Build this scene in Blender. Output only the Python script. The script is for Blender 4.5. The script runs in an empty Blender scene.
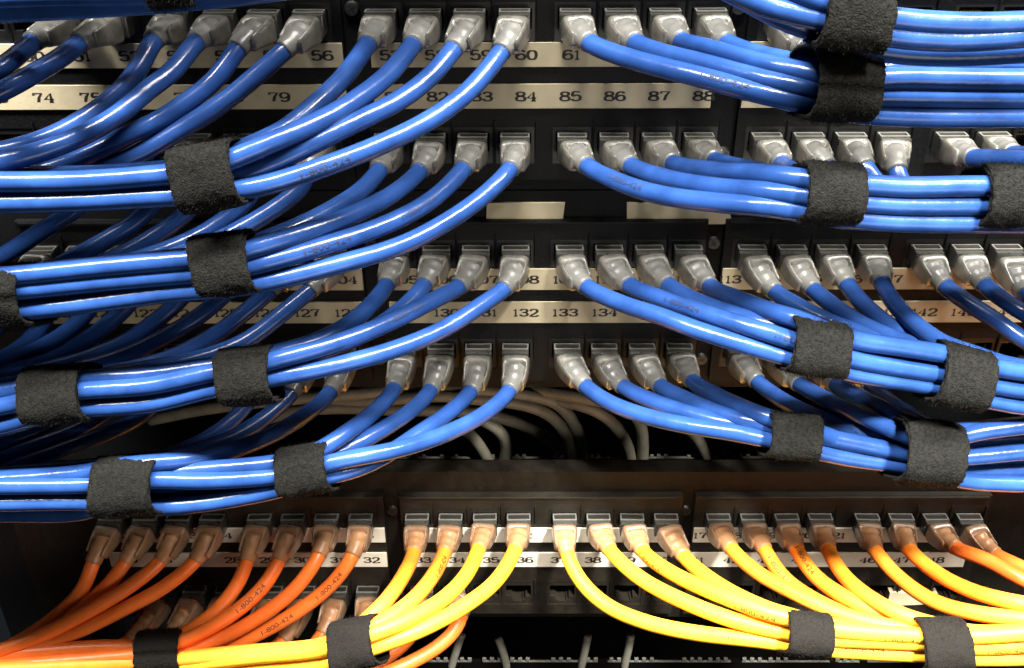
import bpy, bmesh, math, random
from mathutils import Vector, Matrix

random.seed(7)
S = bpy.context.scene
COL = S.collection
MM = 0.001                       # everything below is written in millimetres

# ------------------------------------------------------------------ camera
F_PX, PITCH, YAW, ROLL = 1026.2, 0.53051, 0.00725, -0.00503
CAM = Vector((-9.24, -360.63, 81.44))
W, H = 1024, 668


def rot_world_to_cam():
    c, s = math.cos(YAW), math.sin(YAW)
    A = Matrix(((c, s, 0), (-s, c, 0), (0, 0, 1)))
    c, s = math.cos(PITCH), math.sin(PITCH)
    B = Matrix(((1, 0, 0), (0, c, -s), (0, s, c)))
    c, s = math.cos(ROLL), math.sin(ROLL)
    D = Matrix(((c, 0, s), (0, 1, 0), (-s, 0, c)))
    return D @ B @ A


RC = rot_world_to_cam()
RIGHT, FWD, UP = Vector(RC[0]), Vector(RC[1]), Vector(RC[2])
cam_data = bpy.data.cameras.new('camera')
cam = bpy.data.objects.new('camera', cam_data)
COL.objects.link(cam)
m = Matrix((RIGHT, UP, -FWD)).transposed().to_4x4()
m.translation = CAM * MM
cam.matrix_world = m
cam_data.sensor_width = 36.0
cam_data.lens = F_PX / W * 36.0
cam_data.clip_start = 0.01
cam_data.clip_end = 50
S.camera = cam

# ------------------------------------------------------------------ world, lamps, exposure
wd = bpy.data.worlds.new('World')
S.world = wd
wd.use_nodes = True
wd.node_tree.nodes['Background'].inputs[0].default_value = (0.75, 0.85, 1.0, 1)
wd.node_tree.nodes['Background'].inputs[1].default_value = 0.015


def area(name, loc, target, sx, sy, power, color):
    d = bpy.data.lights.new(name, 'AREA')
    d.shape = 'RECTANGLE'
    d.size, d.size_y = sx, sy
    d.energy = power
    d.color = color
    o = bpy.data.objects.new(name, d)
    COL.objects.link(o)
    o.location = loc
    o.rotation_euler = (Vector(target) - Vector(loc)).to_track_quat('-Z', 'Y').to_euler()
    return o


area('ceiling_tube_lamp', (0.10, -0.50, 1.96), (0.05, -0.05, -0.15), 3.4, 0.22, 720, (1.0, 0.97, 0.90))
area('front_fill_light', (0.20, -0.62, -0.20), (0.05, 0, -0.24), 0.35, 0.25, 1.5, (1.0, 0.93, 0.80))  # added fill from the front for the lower panel and the gap
sp = bpy.data.lights.new('added_spot', 'SPOT')  # added spot that brightens the yellow cords, no such lamp in the room
sp.energy, sp.color = 160, (1.0, 0.97, 0.88)
sp.spot_size, sp.spot_blend, sp.shadow_soft_size = math.radians(40), 1.0, 0.04
spo = bpy.data.objects.new('added_spot', sp)
COL.objects.link(spo)
spo.location = (0.24, -0.45, 0.48)
spo.rotation_euler = (Vector((0.13, -0.10, -0.33)) - spo.location).to_track_quat('-Z', 'Y').to_euler()
S.view_settings.view_transform = 'Standard'
S.view_settings.look = 'None'
S.view_settings.exposure = 0.0
S.view_settings.gamma = 1.0
S.render.engine = 'CYCLES'
S.cycles.use_denoising = True
S.cycles.max_bounces = 8


# ------------------------------------------------------------------ helpers
def at(px, py, d):
    """the point d mm in front of the panel plane that the pixel shows"""
    v = RIGHT * (px - W / 2) + UP * (H / 2 - py) + FWD * F_PX
    t = (-d - CAM.y) / v.y
    return CAM + v * t


def link_mesh(name, bm, mat, parent=None, smooth=True):
    me = bpy.data.meshes.new(name)
    for v in bm.verts:
        v.co *= MM
    bm.normal_update()
    bm.to_mesh(me)
    bm.free()
    if smooth:
        for p in me.polygons:
            p.use_smooth = True
    for mm in (mat if isinstance(mat, (list, tuple)) else [mat]):
        me.materials.append(mm)
    o = bpy.data.objects.new(name, me)
    COL.objects.link(o)
    if parent is not None:
        o.parent = parent
        o.matrix_parent_inverse = parent_inverse(parent)
    return o


def parent_inverse(p):
    mt = Matrix.Identity(4)
    while p is not None:
        mt = Matrix.Translation(p.location) @ mt
        p = p.parent if p.parent and p.type == 'EMPTY' else None
    return mt.inverted()


def thing(name, loc, label, cat, group=None):
    o = bpy.data.objects.new(name, None)
    COL.objects.link(o)
    o.empty_display_size = 0.01
    o.location = Vector(loc) * MM
    tag(o, label, cat, group)
    return o


def tag(o, label, cat, group=None):
    o['label'] = label
    o['category'] = cat
    if group:
        o['group'] = group


def box(bm, x0, x1, y0, y1, z0, z1, bev=0.0):
    vs = [bm.verts.new((x, y, z)) for x in (x0, x1) for y in (y0, y1) for z in (z0, z1)]
    fs = [(0, 1, 3, 2), (4, 6, 7, 5), (0, 4, 5, 1), (2, 3, 7, 6), (0, 2, 6, 4), (1, 5, 7, 3)]
    faces = [bm.faces.new([vs[i] for i in f]) for f in fs]
    if bev:
        es = {e for f in faces for e in f.edges}
        bmesh.ops.bevel(bm, geom=list(es), offset=bev, segments=2, affect='EDGES', profile=0.6)


def catmull(pts, per=10):
    out = []
    P = [pts[0] * 2 - pts[1]] + list(pts) + [pts[-1] * 2 - pts[-2]]
    for i in range(1, len(P) - 2):
        p0, p1, p2, p3 = P[i - 1:i + 3]
        t0 = 0.0
        t1 = t0 + max((p1 - p0).length, 1e-3) ** 0.5
        t2 = t1 + max((p2 - p1).length, 1e-3) ** 0.5
        t3 = t2 + max((p3 - p2).length, 1e-3) ** 0.5
        for k in range(per):
            t = t1 + (t2 - t1) * k / per
            a1 = p0 * ((t1 - t) / (t1 - t0)) + p1 * ((t - t0) / (t1 - t0))
            a2 = p1 * ((t2 - t) / (t2 - t1)) + p2 * ((t - t1) / (t2 - t1))
            a3 = p2 * ((t3 - t) / (t3 - t2)) + p3 * ((t - t2) / (t3 - t2))
            b1 = a1 * ((t2 - t) / (t2 - t0)) + a2 * ((t - t0) / (t2 - t0))
            b2 = a2 * ((t3 - t) / (t3 - t1)) + a3 * ((t - t1) / (t3 - t1))
            out.append(b1 * ((t2 - t) / (t2 - t1)) + b2 * ((t - t1) / (t2 - t1)))
    out.append(pts[-1].copy())
    return out


def resample(pts, step):
    L = [0.0]
    for a, b in zip(pts, pts[1:]):
        L.append(L[-1] + (b - a).length)
    n = max(2, int(L[-1] / step))
    out, j = [], 0
    for k in range(n + 1):
        s = L[-1] * k / n
        while j < len(L) - 2 and L[j + 1] < s:
            j += 1
        u = (s - L[j]) / max(L[j + 1] - L[j], 1e-9)
        out.append(pts[j].lerp(pts[j + 1], min(1, max(0, u))))
    return out


def smooth_path(pts, times, keep=4):
    for _ in range(times):
        q = [p.copy() for p in pts]
        for i in range(keep, len(pts) - 1):
            q[i] = pts[i] * 0.5 + (pts[i - 1] + pts[i + 1]) * 0.25
        pts = q
    return pts


def frames(pts, ref=Vector((0, 0, 1))):
    out, n = [], None
    for i, p in enumerate(pts):
        t = (pts[min(i + 1, len(pts) - 1)] - pts[max(i - 1, 0)]).normalized()
        n = ref if n is None else n
        n = (n - t * n.dot(t))
        n.normalize()
        out.append((p, t, n, t.cross(n)))
    return out


def sweep(bm, fr, radius, sides=14, cap=True):
    rings = []
    for i, (p, t, n, b) in enumerate(fr):
        r = radius(i) if callable(radius) else radius
        rings.append([bm.verts.new(p + (n * math.cos(a) + b * math.sin(a)) * r)
                      for a in (2 * math.pi * k / sides for k in range(sides))])
    skin(bm, rings, cap)


def skin(bm, rings, cap=True):
    k = len(rings[0])
    for a, b in zip(rings, rings[1:]):
        for i in range(k):
            bm.faces.new((a[i], a[(i + 1) % k], b[(i + 1) % k], b[i]))
    if cap:
        bm.faces.new(rings[0][::-1])
        bm.faces.new(rings[-1])


def super_ring(n, ex, sides=20):
    out = []
    for k in range(sides):
        a = 2 * math.pi * k / sides
        c, s = math.cos(a), math.sin(a)
        out.append((math.copysign(abs(c) ** (2 / ex), c), math.copysign(abs(s) ** (2 / ex), s)))
    return out


# ------------------------------------------------------------------ materials
def mat(name, base, rough=0.5, noise=0.0, scale=400, bump=0.0, bscale=2000, spec=0.5, trans=0.0, metal=0.0,
        sss=0.0, base2=None, coat=0.0, detail=4.0):
    mt = bpy.data.materials.new(name)
    mt.use_nodes = True
    nt = mt.node_tree
    b = nt.nodes['Principled BSDF']
    b.inputs['Base Color'].default_value = (*base, 1)
    b.inputs['Roughness'].default_value = rough
    b.inputs['Specular IOR Level'].default_value = spec
    b.inputs['Transmission Weight'].default_value = trans
    b.inputs['Metallic'].default_value = metal
    b.inputs['Coat Weight'].default_value = coat
    if sss:
        b.inputs['Subsurface Weight'].default_value = sss
        b.inputs['Subsurface Radius'].default_value = (0.003, 0.003, 0.003)
    tc = nt.nodes.new('ShaderNodeTexCoord')
    if noise or base2:
        nz = nt.nodes.new('ShaderNodeTexNoise')
        nz.inputs['Scale'].default_value = scale
        nz.inputs['Detail'].default_value = detail
        nt.links.new(tc.outputs['Object'], nz.inputs['Vector'])
        mx = nt.nodes.new('ShaderNodeValToRGB')
        c2 = base2 if base2 else tuple(c * (1 + noise) for c in base)
        c1 = base if base2 else tuple(c * (1 - noise) for c in base)
        mx.color_ramp.elements[0].position = 0.33
        mx.color_ramp.elements[1].position = 0.67
        mx.color_ramp.elements[0].color = (*c1, 1)
        mx.color_ramp.elements[1].color = (*c2, 1)
        nt.links.new(nz.outputs['Fac'], mx.inputs['Fac'])
        nt.links.new(mx.outputs['Color'], b.inputs['Base Color'])
        rr = nt.nodes.new('ShaderNodeMapRange')
        rr.inputs['To Min'].default_value = max(0.02, rough - 0.07)
        rr.inputs['To Max'].default_value = min(1, rough + 0.09)
        nt.links.new(nz.outputs['Fac'], rr.inputs['Value'])
        nt.links.new(rr.outputs['Result'], b.inputs['Roughness'])
    if bump:
        nb = nt.nodes.new('ShaderNodeTexNoise')
        nb.inputs['Scale'].default_value = bscale
        nb.inputs['Detail'].default_value = 3
        nt.links.new(tc.outputs['Object'], nb.inputs['Vector'])
        bp = nt.nodes.new('ShaderNodeBump')
        bp.inputs['Strength'].default_value = bump
        bp.inputs['Distance'].default_value = 0.0006
        nt.links.new(nb.outputs['Fac'], bp.inputs['Height'])
        nt.links.new(bp.outputs['Normal'], b.inputs['Normal'])
    return mt


M = {
    'blue': mat('blue_jacket', (0.0145, 0.046, 0.172), 0.21, 0.22, 90, 0.26, 220, 0.30),
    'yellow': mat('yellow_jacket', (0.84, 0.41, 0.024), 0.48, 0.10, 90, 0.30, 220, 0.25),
    'yellow_shaded': mat('yellow_jacket_shaded', (0.90, 0.27, 0.024), 0.48, 0.10, 90, 0.30, 220, 0.25),  # yellow cords with the shade near their boots put into the colour
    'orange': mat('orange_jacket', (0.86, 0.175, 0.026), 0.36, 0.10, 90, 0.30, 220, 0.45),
    'grey': mat('grey_jacket', (0.17, 0.155, 0.12), 0.5, 0.2, 120, 0.2, 300),
    'boot_clear': mat('frosted_boot', (0.105, 0.100, 0.086), 0.32, 0.35, 260, 0.15, 900, 0.45, 0.26),
    'sleeve': mat('boot_sleeve', (0.185, 0.18, 0.165), 0.32, 0.08, 300, 0.15, 900, 0.4, 0.48),
    'boot_warm': mat('amber_boot', (0.36, 0.21, 0.115), 0.30, 0.12, 300, 0.2, 900, 0.5, 0.48),
    'sleeve_warm': mat('amber_sleeve', (0.46, 0.24, 0.11), 0.40, 0.08, 300, 0.15, 900, 0.5, 0.30),
    'plug': mat('clear_plug', (0.07, 0.07, 0.062), 0.28, 0.08, 300, 0, 900, 0.6, 0.48),
    'rim': mat('plug_rim', (0.12, 0.12, 0.11), 0.35, 0.1, 300, 0, 900, 0.6),
    'jack_shadow': mat('jack_shadow_plate', (0.02, 0.017, 0.013), 0.3),  # dark tone standing for the jack's shadow on the plug
    'plate': mat('black_powder_coat', (0.0014, 0.0016, 0.002), 0.5, 0.35, 1100, 0.5, 2600, 0.16, base2=(0.0048, 0.0053, 0.006), detail=9),
    'module': mat('black_plastic', (0.0016, 0.0017, 0.0019), 0.46, 0.35, 1100, 0.3, 3000, 0.16, base2=(0.005, 0.0052, 0.0056), detail=9),
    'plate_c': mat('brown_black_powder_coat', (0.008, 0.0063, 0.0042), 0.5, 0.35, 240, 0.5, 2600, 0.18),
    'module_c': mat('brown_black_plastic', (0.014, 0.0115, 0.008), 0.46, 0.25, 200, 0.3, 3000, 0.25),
    'jack': mat('jack_plastic', (0.003, 0.003, 0.003), 0.4, 0.2, 300, 0.2, 3000),
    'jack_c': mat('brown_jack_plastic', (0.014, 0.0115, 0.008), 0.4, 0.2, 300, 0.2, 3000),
    'hole': mat('jack_cavity', (0.006, 0.006, 0.006), 0.6),
    'gold': mat('gold_pin', (0.75, 0.52, 0.2), 0.3, metal=1.0),
    'paper': mat('label_paper', (0.43, 0.37, 0.25), 0.75, 0.07, 110, 0.1, 900, 0.15),
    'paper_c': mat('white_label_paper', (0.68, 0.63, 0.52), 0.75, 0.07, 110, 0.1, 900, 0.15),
    'ink': mat('black_ink', (0.010, 0.009, 0.009), 0.6),
    'print_dark': mat('jacket_ink', (0.035, 0.013, 0.003), 0.6),
    'print_blue': mat('jacket_ink_blue', (0.003, 0.006, 0.03), 0.6),
    'strap': mat('hook_and_loop_pile', (0.0012, 0.0012, 0.001), 0.95, bump=1.0, bscale=1700, spec=0.15, base2=(0.0068, 0.0068, 0.0058),
                 scale=850, detail=8),
    'strap_b': mat('black_hook_and_loop', (0.003, 0.0026, 0.002), 0.85, bump=0.8, bscale=1800, spec=0.2, base2=(0.0062, 0.0046, 0.003),
                   scale=1300),
    'steel': mat('steel_screw', (0.08, 0.08, 0.08), 0.5, 0.1, 500, metal=1.0),
    'dark': mat('rack_interior', (0.0015, 0.0014, 0.0013), 0.9, 0.2, 30, spec=0.05),
    'pale': mat('pale_jacket', (0.20, 0.19, 0.16), 0.5, 0.15, 150),
    'pin': mat('tinned_pin', (0.13, 0.125, 0.11), 0.4, 0.1, 400),
}

# ------------------------------------------------------------------ panel geometry
P = 15.2
GRID = [.68, 1.68, 2.68, 3.68, 5.28, 6.28, 7.28, 8.28, 9.66, 10.66, 11.66, 12.66]
RH = 44.08
ROWZ = {'Z1': 88.9, 'Z2': 88.9 - RH, 'A1': 0, 'A2': -RH, 'B1': -88.9, 'B2': -88.9 - RH, 'C1': -222.25, 'C2': -222.25 - RH}
AXIS = -4.3                       # jack axis below the row's sight line
MF = 3.0                          # how far the port modules stand proud of the plate


def colx(row, k):
    return (1 if k > 0 else -1) * GRID[abs(k) - 1] * P + (1.0 if row[0] == 'C' and abs(k) <= 4 else 0.0)


def port(row, k):
    return Vector((colx(row, k), 0, ROWZ[row] + AXIS))


DIGITS = {
    '0': [[(.5, 1), (.2, .9), (.08, .5), (.2, .1), (.5, 0), (.8, .1), (.92, .5), (.8, .9), (.5, 1)]],
    '1': [[(.15, .78), (.5, 1), (.5, 0)], [(.15, 0), (.85, 0)]],
    '2': [[(.12, .72), (.2, .93), (.5, 1), (.82, .92), (.88, .7), (.7, .45), (.35, .22), (.1, 0), (.9, 0), (.92, .15)]],
    '3': [[(.12, .78), (.22, .95), (.5, 1), (.82, .92), (.85, .72), (.7, .56), (.4, .53), (.75, .48), (.92, .28), (.8, .06), (.5, 0),
           (.2, .05), (.08, .24)]],
    '4': [[(.68, 0), (.68, 1), (.06, .3), (.95, .3)], [(.45, 0), (.9, 0)]],
    '5': [[(.86, 1), (.2, 1), (.16, .52), (.5, .64), (.82, .56), (.92, .32), (.8, .07), (.5, 0), (.18, .05), (.08, .22)]],
    '6': [[(.85, .82), (.75, .96), (.5, 1), (.2, .88), (.08, .5), (.12, .15), (.5, 0), (.85, .1), (.92, .32), (.8, .54), (.5, .6), (.14, .42)]],
    '7': [[(.1, .78), (.1, 1), (.9, 1), (.6, .55), (.46, 0)]],
    '8': [[(.5, .54), (.18, .66), (.16, .9), (.5, 1), (.84, .9), (.82, .66), (.5, .54), (.12, .4), (.1, .1), (.5, 0), (.9, .1), (.88, .4),
           (.5, .54)]],
}
DIGITS['9'] = [[(1 - x, 1 - y) for x, y in DIGITS['6'][0]]]


def digit(bm, ch, x, z, w, h, y):
    """one slab-like figure drawn with a wide pen: thick uprights, thin bars"""
    hx, hy = 0.16 * w, 0.085 * h
    for ln in DIGITS[ch]:
        pts = [Vector((x + a * w, 0, z + b * h)) for a, b in ln]
        if len(pts) > 3:
            sharp = ch in '47'
            pts = pts if sharp else catmull(pts, 4)
        prev = None
        for i, p in enumerate(pts):
            t = (pts[min(i + 1, len(pts) - 1)] - pts[max(i - 1, 0)])
            t.normalize()
            nx, nz = -t.z, t.x
            q = math.hypot(hx * nx, hy * nz) or 1
            ox, oz = hx * hx * nx / q, hy * hy * nz / q
            cur = (bm.verts.new((p.x - ox, y, p.z - oz)), bm.verts.new((p.x + ox, y, p.z + oz)))
            if prev:
                try:
                    bm.faces.new((prev[0], prev[1], cur[1], cur[0]))
                except ValueError:
                    pass
            prev = cur


def strip_numbers(first, x_of, z, y, h=3.1, w=3.5):
    bm = bmesh.new()
    for i in range(8):
        s = str(first + i)
        tot = sum(w * (0.62 if c == '1' else 1.0) for c in s) + 0.45 * (len(s) - 1)
        x = x_of(i) - tot / 2
        for c in s:
            ww = w * (0.62 if c == '1' else 1.0)
            digit(bm, c, x, z - h / 2, ww, h, y)
            x += ww + 0.45
    return bm


def rect_minus(bm, x0, x1, z0, z1, holes, y0, y1):
    """a slab with rectangular holes, as one mesh: front faces round every hole, hole walls, outer walls"""
    xs = sorted({x0, x1, *[h[0] for h in holes], *[h[1] for h in holes]})
    zs = sorted({z0, z1, *[h[2] for h in holes], *[h[3] for h in holes]})

    def solid(i, j):
        if i < 0 or j < 0 or i >= len(xs) - 1 or j >= len(zs) - 1:
            return False
        cx, cz = (xs[i] + xs[i + 1]) / 2, (zs[j] + zs[j + 1]) / 2
        return not any(h[0] < cx < h[1] and h[2] < cz < h[3] for h in holes)
    V = {}

    def v(x, y, z):
        k = (round(x, 4), round(y, 4), round(z, 4))
        if k not in V:
            V[k] = bm.verts.new(k)
        return V[k]
    for i in range(len(xs) - 1):
        for j in range(len(zs) - 1):
            if not solid(i, j):
                continue
            a, b, c, d = xs[i], xs[i + 1], zs[j], zs[j + 1]
            bm.faces.new((v(a, y0, c), v(b, y0, c), v(b, y0, d), v(a, y0, d)))
            bm.faces.new((v(a, y1, d), v(b, y1, d), v(b, y1, c), v(a, y1, c)))
            if not solid(i - 1, j):
                bm.faces.new((v(a, y0, c), v(a, y0, d), v(a, y1, d), v(a, y1, c)))
            if not solid(i + 1, j):
                bm.faces.new((v(b, y0, c), v(b, y1, c), v(b, y1, d), v(b, y0, d)))
            if not solid(i, j - 1):
                bm.faces.new((v(a, y0, c), v(a, y1, c), v(b, y1, c), v(b, y0, c)))
            if not solid(i, j + 1):
                bm.faces.new((v(a, y0, d), v(b, y0, d), v(b, y1, d), v(a, y1, d)))


# one jack: a face with the T-shaped mouth, walls and gold pins; shared by every jack
def jack_mesh(mtl):
    bm = bmesh.new()
    holes = [(-5.9, 5.9, -2.6, 4.4), (-3.2, 3.2, -4.6, -2.6), (-1.9, 1.9, -5.6, -4.6)]
    rect_minus(bm, -7.0, 7.0, -7.4, 6.6, holes, -MF + 0.35, 9.0)
    n0 = len(bm.faces)
    box(bm, -7.0, 7.0, 9.05, 9.6, -7.4, 6.6)
    bm.faces.ensure_lookup_table()
    for f in bm.faces[n0:]:
        f.material_index = 1
    n1 = len(bm.faces)
    for k in range(8):
        x = -3.57 + k * 1.02
        box(bm, x - .18, x + .18, 1.0, 9.0, 2.2 - .18, 2.2 + .18)
    bm.faces.ensure_lookup_table()
    for f in bm.faces[n1:]:
        f.material_index = 2
    o = link_mesh('jack', bm, [mtl, M['hole'], M['gold']], None, False)
    return o


MODS = [(-13.25 * P, -4.58 * P, -8.97 * P, 0.30 * P), (-4.12 * P, 4.12 * P, 0.0, 0.10 * P), (4.58 * P, 13.25 * P, 8.97 * P, -0.50 * P)]
TEXTX = [-8.97 * P + .30 * P, 0.10 * P, 8.97 * P - .52 * P]
STRIPX = [(-13.1 * P, -4.62 * P), (-3.98 * P, 3.90 * P), (4.62 * P, 12.95 * P)]


def zat(y):
    return at(543, y, 0).z


DZ_TOP = zat(472) - ROWZ['C1']            # plate top above the upper row
DZ_BOT = DZ_TOP - 88.4
SCREW_Z = zat(510) - ROWZ['C1']
STRIP_Y = {'A1': (67, 42.5, 108.5, 84), 'B1': (290, 269, 323, 302), 'C1': (542.5, 528.5, 567, 553)}


def strip_z(row):
    if row not in STRIP_Y:
        a = strip_z('A1')
        return [(lo + ROWZ[row] - ROWZ['A1'], hi + ROWZ[row] - ROWZ['A1']) for lo, hi in a]
    q = [at(560, y, MF + .75).z for y in STRIP_Y[row]]
    return [(q[0], q[1]), (q[2], q[3])]




def panel(row, first, label, plate_m, module_m, jack_m, paper_m):
    z0 = ROWZ[row]
    t = thing('patch_bay', (0, 2, z0 + DZ_BOT), label, 'patch panel')
    top, bot = z0 + DZ_TOP, z0 + DZ_BOT
    mt, mb = z0 + at(543, 497, MF + .9).z - ROWZ['C1'], bot + 5.0
    bm = bmesh.new()
    rect_minus(bm, -241, 241, bot, top, [(a, b, mb, mt) for a, b, _, _ in MODS], 0, 2.2)
    # folded flanges give the plate its depth
    box(bm, -228, 228, 2.25, 9, top - 1.6, top - .05)
    box(bm, -228, 228, 2.25, 26, bot + .05, bot + 1.6)
    bmesh.ops.bevel(bm, geom=[e for e in bm.edges if len(e.link_faces) == 2 and e.calc_face_angle(0) > 1.2 and
                              all(abs(v.co.y) < .01 for v in e.verts)], offset=0.5, segments=2, affect='EDGES')
    link_mesh('faceplate', bm, plate_m, t, False)
    jk = jack_mesh(jack_m)
    for mi, (a, b, cx, sh) in enumerate(MODS):
        cols = [colx(row, q * (i + 1)) for q in (1, -1) for i in range(12)]
        cols = [c for c in cols if a < c < b]
        zs = [z0 + AXIS, z0 - RH + AXIS]
        holes = [(c - 7.05, c + 7.05, z - 7.45, z + 6.65) for c in cols for z in zs]
        bm = bmesh.new()
        rect_minus(bm, a + .12, b - .12, mb + .12, mt - .12, holes, -MF, 8.0)
        bmesh.ops.bevel(bm, geom=[e for e in bm.edges if len(e.link_faces) == 2 and e.calc_face_angle(0) > 1.2 and
                                  all(abs(v.co.y + MF) < .01 for v in e.verts)], offset=0.35, segments=2, affect='EDGES')
        # raised rails under each row of mouths and the rim along the top
        box(bm, a + 1.5, b - 1.5, -MF - .9, -MF + .05, mt - 1.5, mt - .25, .3)
        for c in cols:
            for z in zs:
                box(bm, c + 7.35, c + 7.9, -MF - .7, -MF + .05, z - 1, z + 9.2, .15)
        mod = link_mesh('port_module', bm, module_m, t, False)
        for c in cols:
            for z in zs:
                j = jk.copy()
                COL.objects.link(j)
                j.parent = t
                j.matrix_parent_inverse = parent_inverse(t)
                j.location = Vector((c, 0, z)) * MM
        for q, (lo, hi) in enumerate(strip_z(row)):
            bm = bmesh.new()
            x0, x1 = STRIPX[mi]
            box(bm, x0, x1, -MF - .75, -MF - .02, lo, hi, .12)
            st = link_mesh('label_strip', bm, paper_m, t, False)
            if first is None:
                continue
            bm = strip_numbers(first + 24 * q + 8 * mi, lambda i: TEXTX[mi] + ((i - 7) * (1.105 if row == 'A1' else 1.06) + 3.58 if mi == 0 else (i - 3.5) * 1.035) * P, (lo + hi) / 2, -MF - .79)
            nm = link_mesh('printed_numbers', bm, M['ink'], None, False)
            nm.parent = st
            nm.matrix_parent_inverse = (Matrix.Translation(t.location) @ parent_inverse(t)).inverted()
        # clear retaining lip under each strip
    bpy.data.objects.remove(jk)
    for x in (-4.36 * P, 4.36 * P):
        for z in (z0 + SCREW_Z, bot + 14):
            bm = bmesh.new()
            bmesh.ops.create_cone(bm, cap_ends=True, segments=20, radius1=2.7, radius2=2.2, depth=1.3,
                                  matrix=Matrix.Translation((x, -.65, z)) @ Matrix.Rotation(math.pi / 2, 4, 'X'))
            for a in (.6, .6 + math.pi / 2):
                c, q = math.cos(a), math.sin(a)
                vs = [bm.verts.new((x + u * c - w * q, -1.36, z + u * q + w * c)) for u, w in ((-1.6, -.3), (1.6, -.3), (1.6, .3), (-1.6, .3))]
                bm.faces.new(vs).material_index = 1
            link_mesh('screw', bm, [M['steel'], M['hole']], t, False)
    return t


panel('Z1', None, 'black patch panel above the top edge, its cords hanging into view', M['plate'], M['module'], M['jack'], M['paper'])
pa = panel('A1', 49, 'black patch panel at the top, its label strips reading 49 to 96', M['plate'], M['module'], M['jack'], M['paper'])
pb = panel('B1', 97, 'black patch panel in the middle, its label strips reading 97 to 144', M['plate'], M['module'], M['jack'], M['paper'])
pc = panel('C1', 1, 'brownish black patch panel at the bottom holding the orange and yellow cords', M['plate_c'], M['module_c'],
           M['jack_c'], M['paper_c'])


def blank(par, corners, m, d):
    bm = bmesh.new()
    f = [at(x, y, d) for x, y in corners]
    fr = [bm.verts.new(p) for p in f]
    bk = [bm.verts.new(p + Vector((0, d - .05, 0))) for p in f]
    bm.faces.new(fr)
    for i in range(4):
        bm.faces.new((fr[i], bk[i], bk[(i + 1) % 4], fr[(i + 1) % 4]))
    return link_mesh('blank_label', bm, m, par, False)


blank(pb, [(486, 224), (562, 225), (565, 203), (487, 203)], M['paper'], 1.2)
blank(pb, [(627, 225), (733, 224), (727, 204), (627, 203)], M['paper'], 1.2)
blank(pc, [(887, 606), (940, 604), (938, 594), (890, 593)], M['paper'], MF + 1.0)

# ------------------------------------------------------------------ rack behind
bm = bmesh.new()
box(bm, -520, 520, 420, 424, -900, 430)
o = link_mesh('back_wall', bm, M['dark'], None, False)
o['kind'] = 'structure'
bm = bmesh.new()
box(bm, -300, 300, 3, 419, 322, 326)  # unseen cover, added to keep lamp light off the back wall
o = link_mesh('top_light_blocker', bm, M['dark'], None, False)
o['kind'] = 'structure'
for sgn, lab in ((-1, 'black steel rack post behind the left ends of the patch panels'),
                 (1, 'black steel rack post behind the right ends of the patch panels')):
    bm = bmesh.new()
    holes = []
    z = -520.0
    while z < 260:
        holes.append((sgn * 232.5 - 4.7, sgn * 232.5 + 4.7, z - 4.7, z + 4.7))
        z += 14.82
    rect_minus(bm, min(sgn * 222, sgn * 262), max(sgn * 222, sgn * 262), -560, 320, holes, 2.6, 4.6)
    box(bm, sgn * 262 - 1, sgn * 262 + 1, 4.6, 418, -560, 320)  # return deepened to the back wall, added to keep side light out
    o = link_mesh('rack_post', bm, M['plate'], None, False)
    tag(o, lab, 'rack post', 'rack posts')


# ------------------------------------------------------------------ cords
RAD = 3.18
ORD = ['', 'first', 'second', 'third', 'fourth', 'fifth', 'sixth', 'seventh', 'eighth', 'ninth', 'tenth', 'eleventh', 'twelfth']
ROWN = {'A1': 'top', 'A2': 'second', 'B1': 'third', 'B2': 'fourth', 'C1': 'fifth', 'C2': 'lowest'}
GROUPS = {'A1': 'blue cords of the top row', 'A2': 'blue cords of the second row', 'B1': 'blue cords of the third row',
          'B2': 'blue cords of the fourth row', 'C1': 'orange and yellow cords of the fifth row', 'C2': 'orange cords of the lowest row'}


def plug_mesh():
    bm = bmesh.new()
    box(bm, -5.35, 5.35, -9.5, 6, -3.6, 4.0, .5)
    return link_mesh('plug', bm, M['plug'], None, False)


def rim_mesh():
    bm = bmesh.new()
    z0, z1 = 4.02, 4.6
    box(bm, -5.3, 5.3, -7.5, -6.7, z0, z1, .15)
    box(bm, -5.3, 5.3, -3.6, -3.05, z0, z1, .15)
    box(bm, -5.3, -4.7, -6.65, -3.65, z0, z1, .12)
    box(bm, 4.7, 5.3, -6.65, -3.65, z0, z1, .12)
    return link_mesh('plug_rim', bm, M['rim'], None, False)


def jack_shadow_mesh():
    bm = bmesh.new()
    box(bm, -4.6, 4.6, -6.6, -3.7, 4.03, 4.18)  # thin dark plate in place of the shadow inside the jack
    return link_mesh('jack_shadow_plate', bm, M['jack_shadow'], None, False)


PLUG, RIM, JACK_SHADOW = plug_mesh(), rim_mesh(), jack_shadow_mesh()


def text_mesh(txt):
    cu = bpy.data.curves.new('t', 'FONT')
    cu.body = txt
    cu.size = 2.9
    o = bpy.data.objects.new('t', cu)
    COL.objects.link(o)
    bpy.context.view_layer.update()
    me = o.to_mesh()
    b = bmesh.new()
    b.from_mesh(me)
    bmesh.ops.triangulate(b, faces=b.faces[:])
    for _ in range(3):
        es = [e for e in b.edges if e.calc_length() > .35]
        if es:
            bmesh.ops.subdivide_edges(b, edges=es, cuts=1)
            bmesh.ops.triangulate(b, faces=[f for f in b.faces if len(f.verts) > 3])
    b.verts.index_update()
    vs = [v.co.copy() for v in b.verts]
    fs = [tuple(v.index for v in f.verts) for f in b.faces]
    b.free()
    o.to_mesh_clear()
    bpy.data.objects.remove(o)
    bpy.data.curves.remove(cu)
    return vs, fs


TXT = text_mesh('1-800-424')
TXT_LEN = max(v.x for v in TXT[0])


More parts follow.
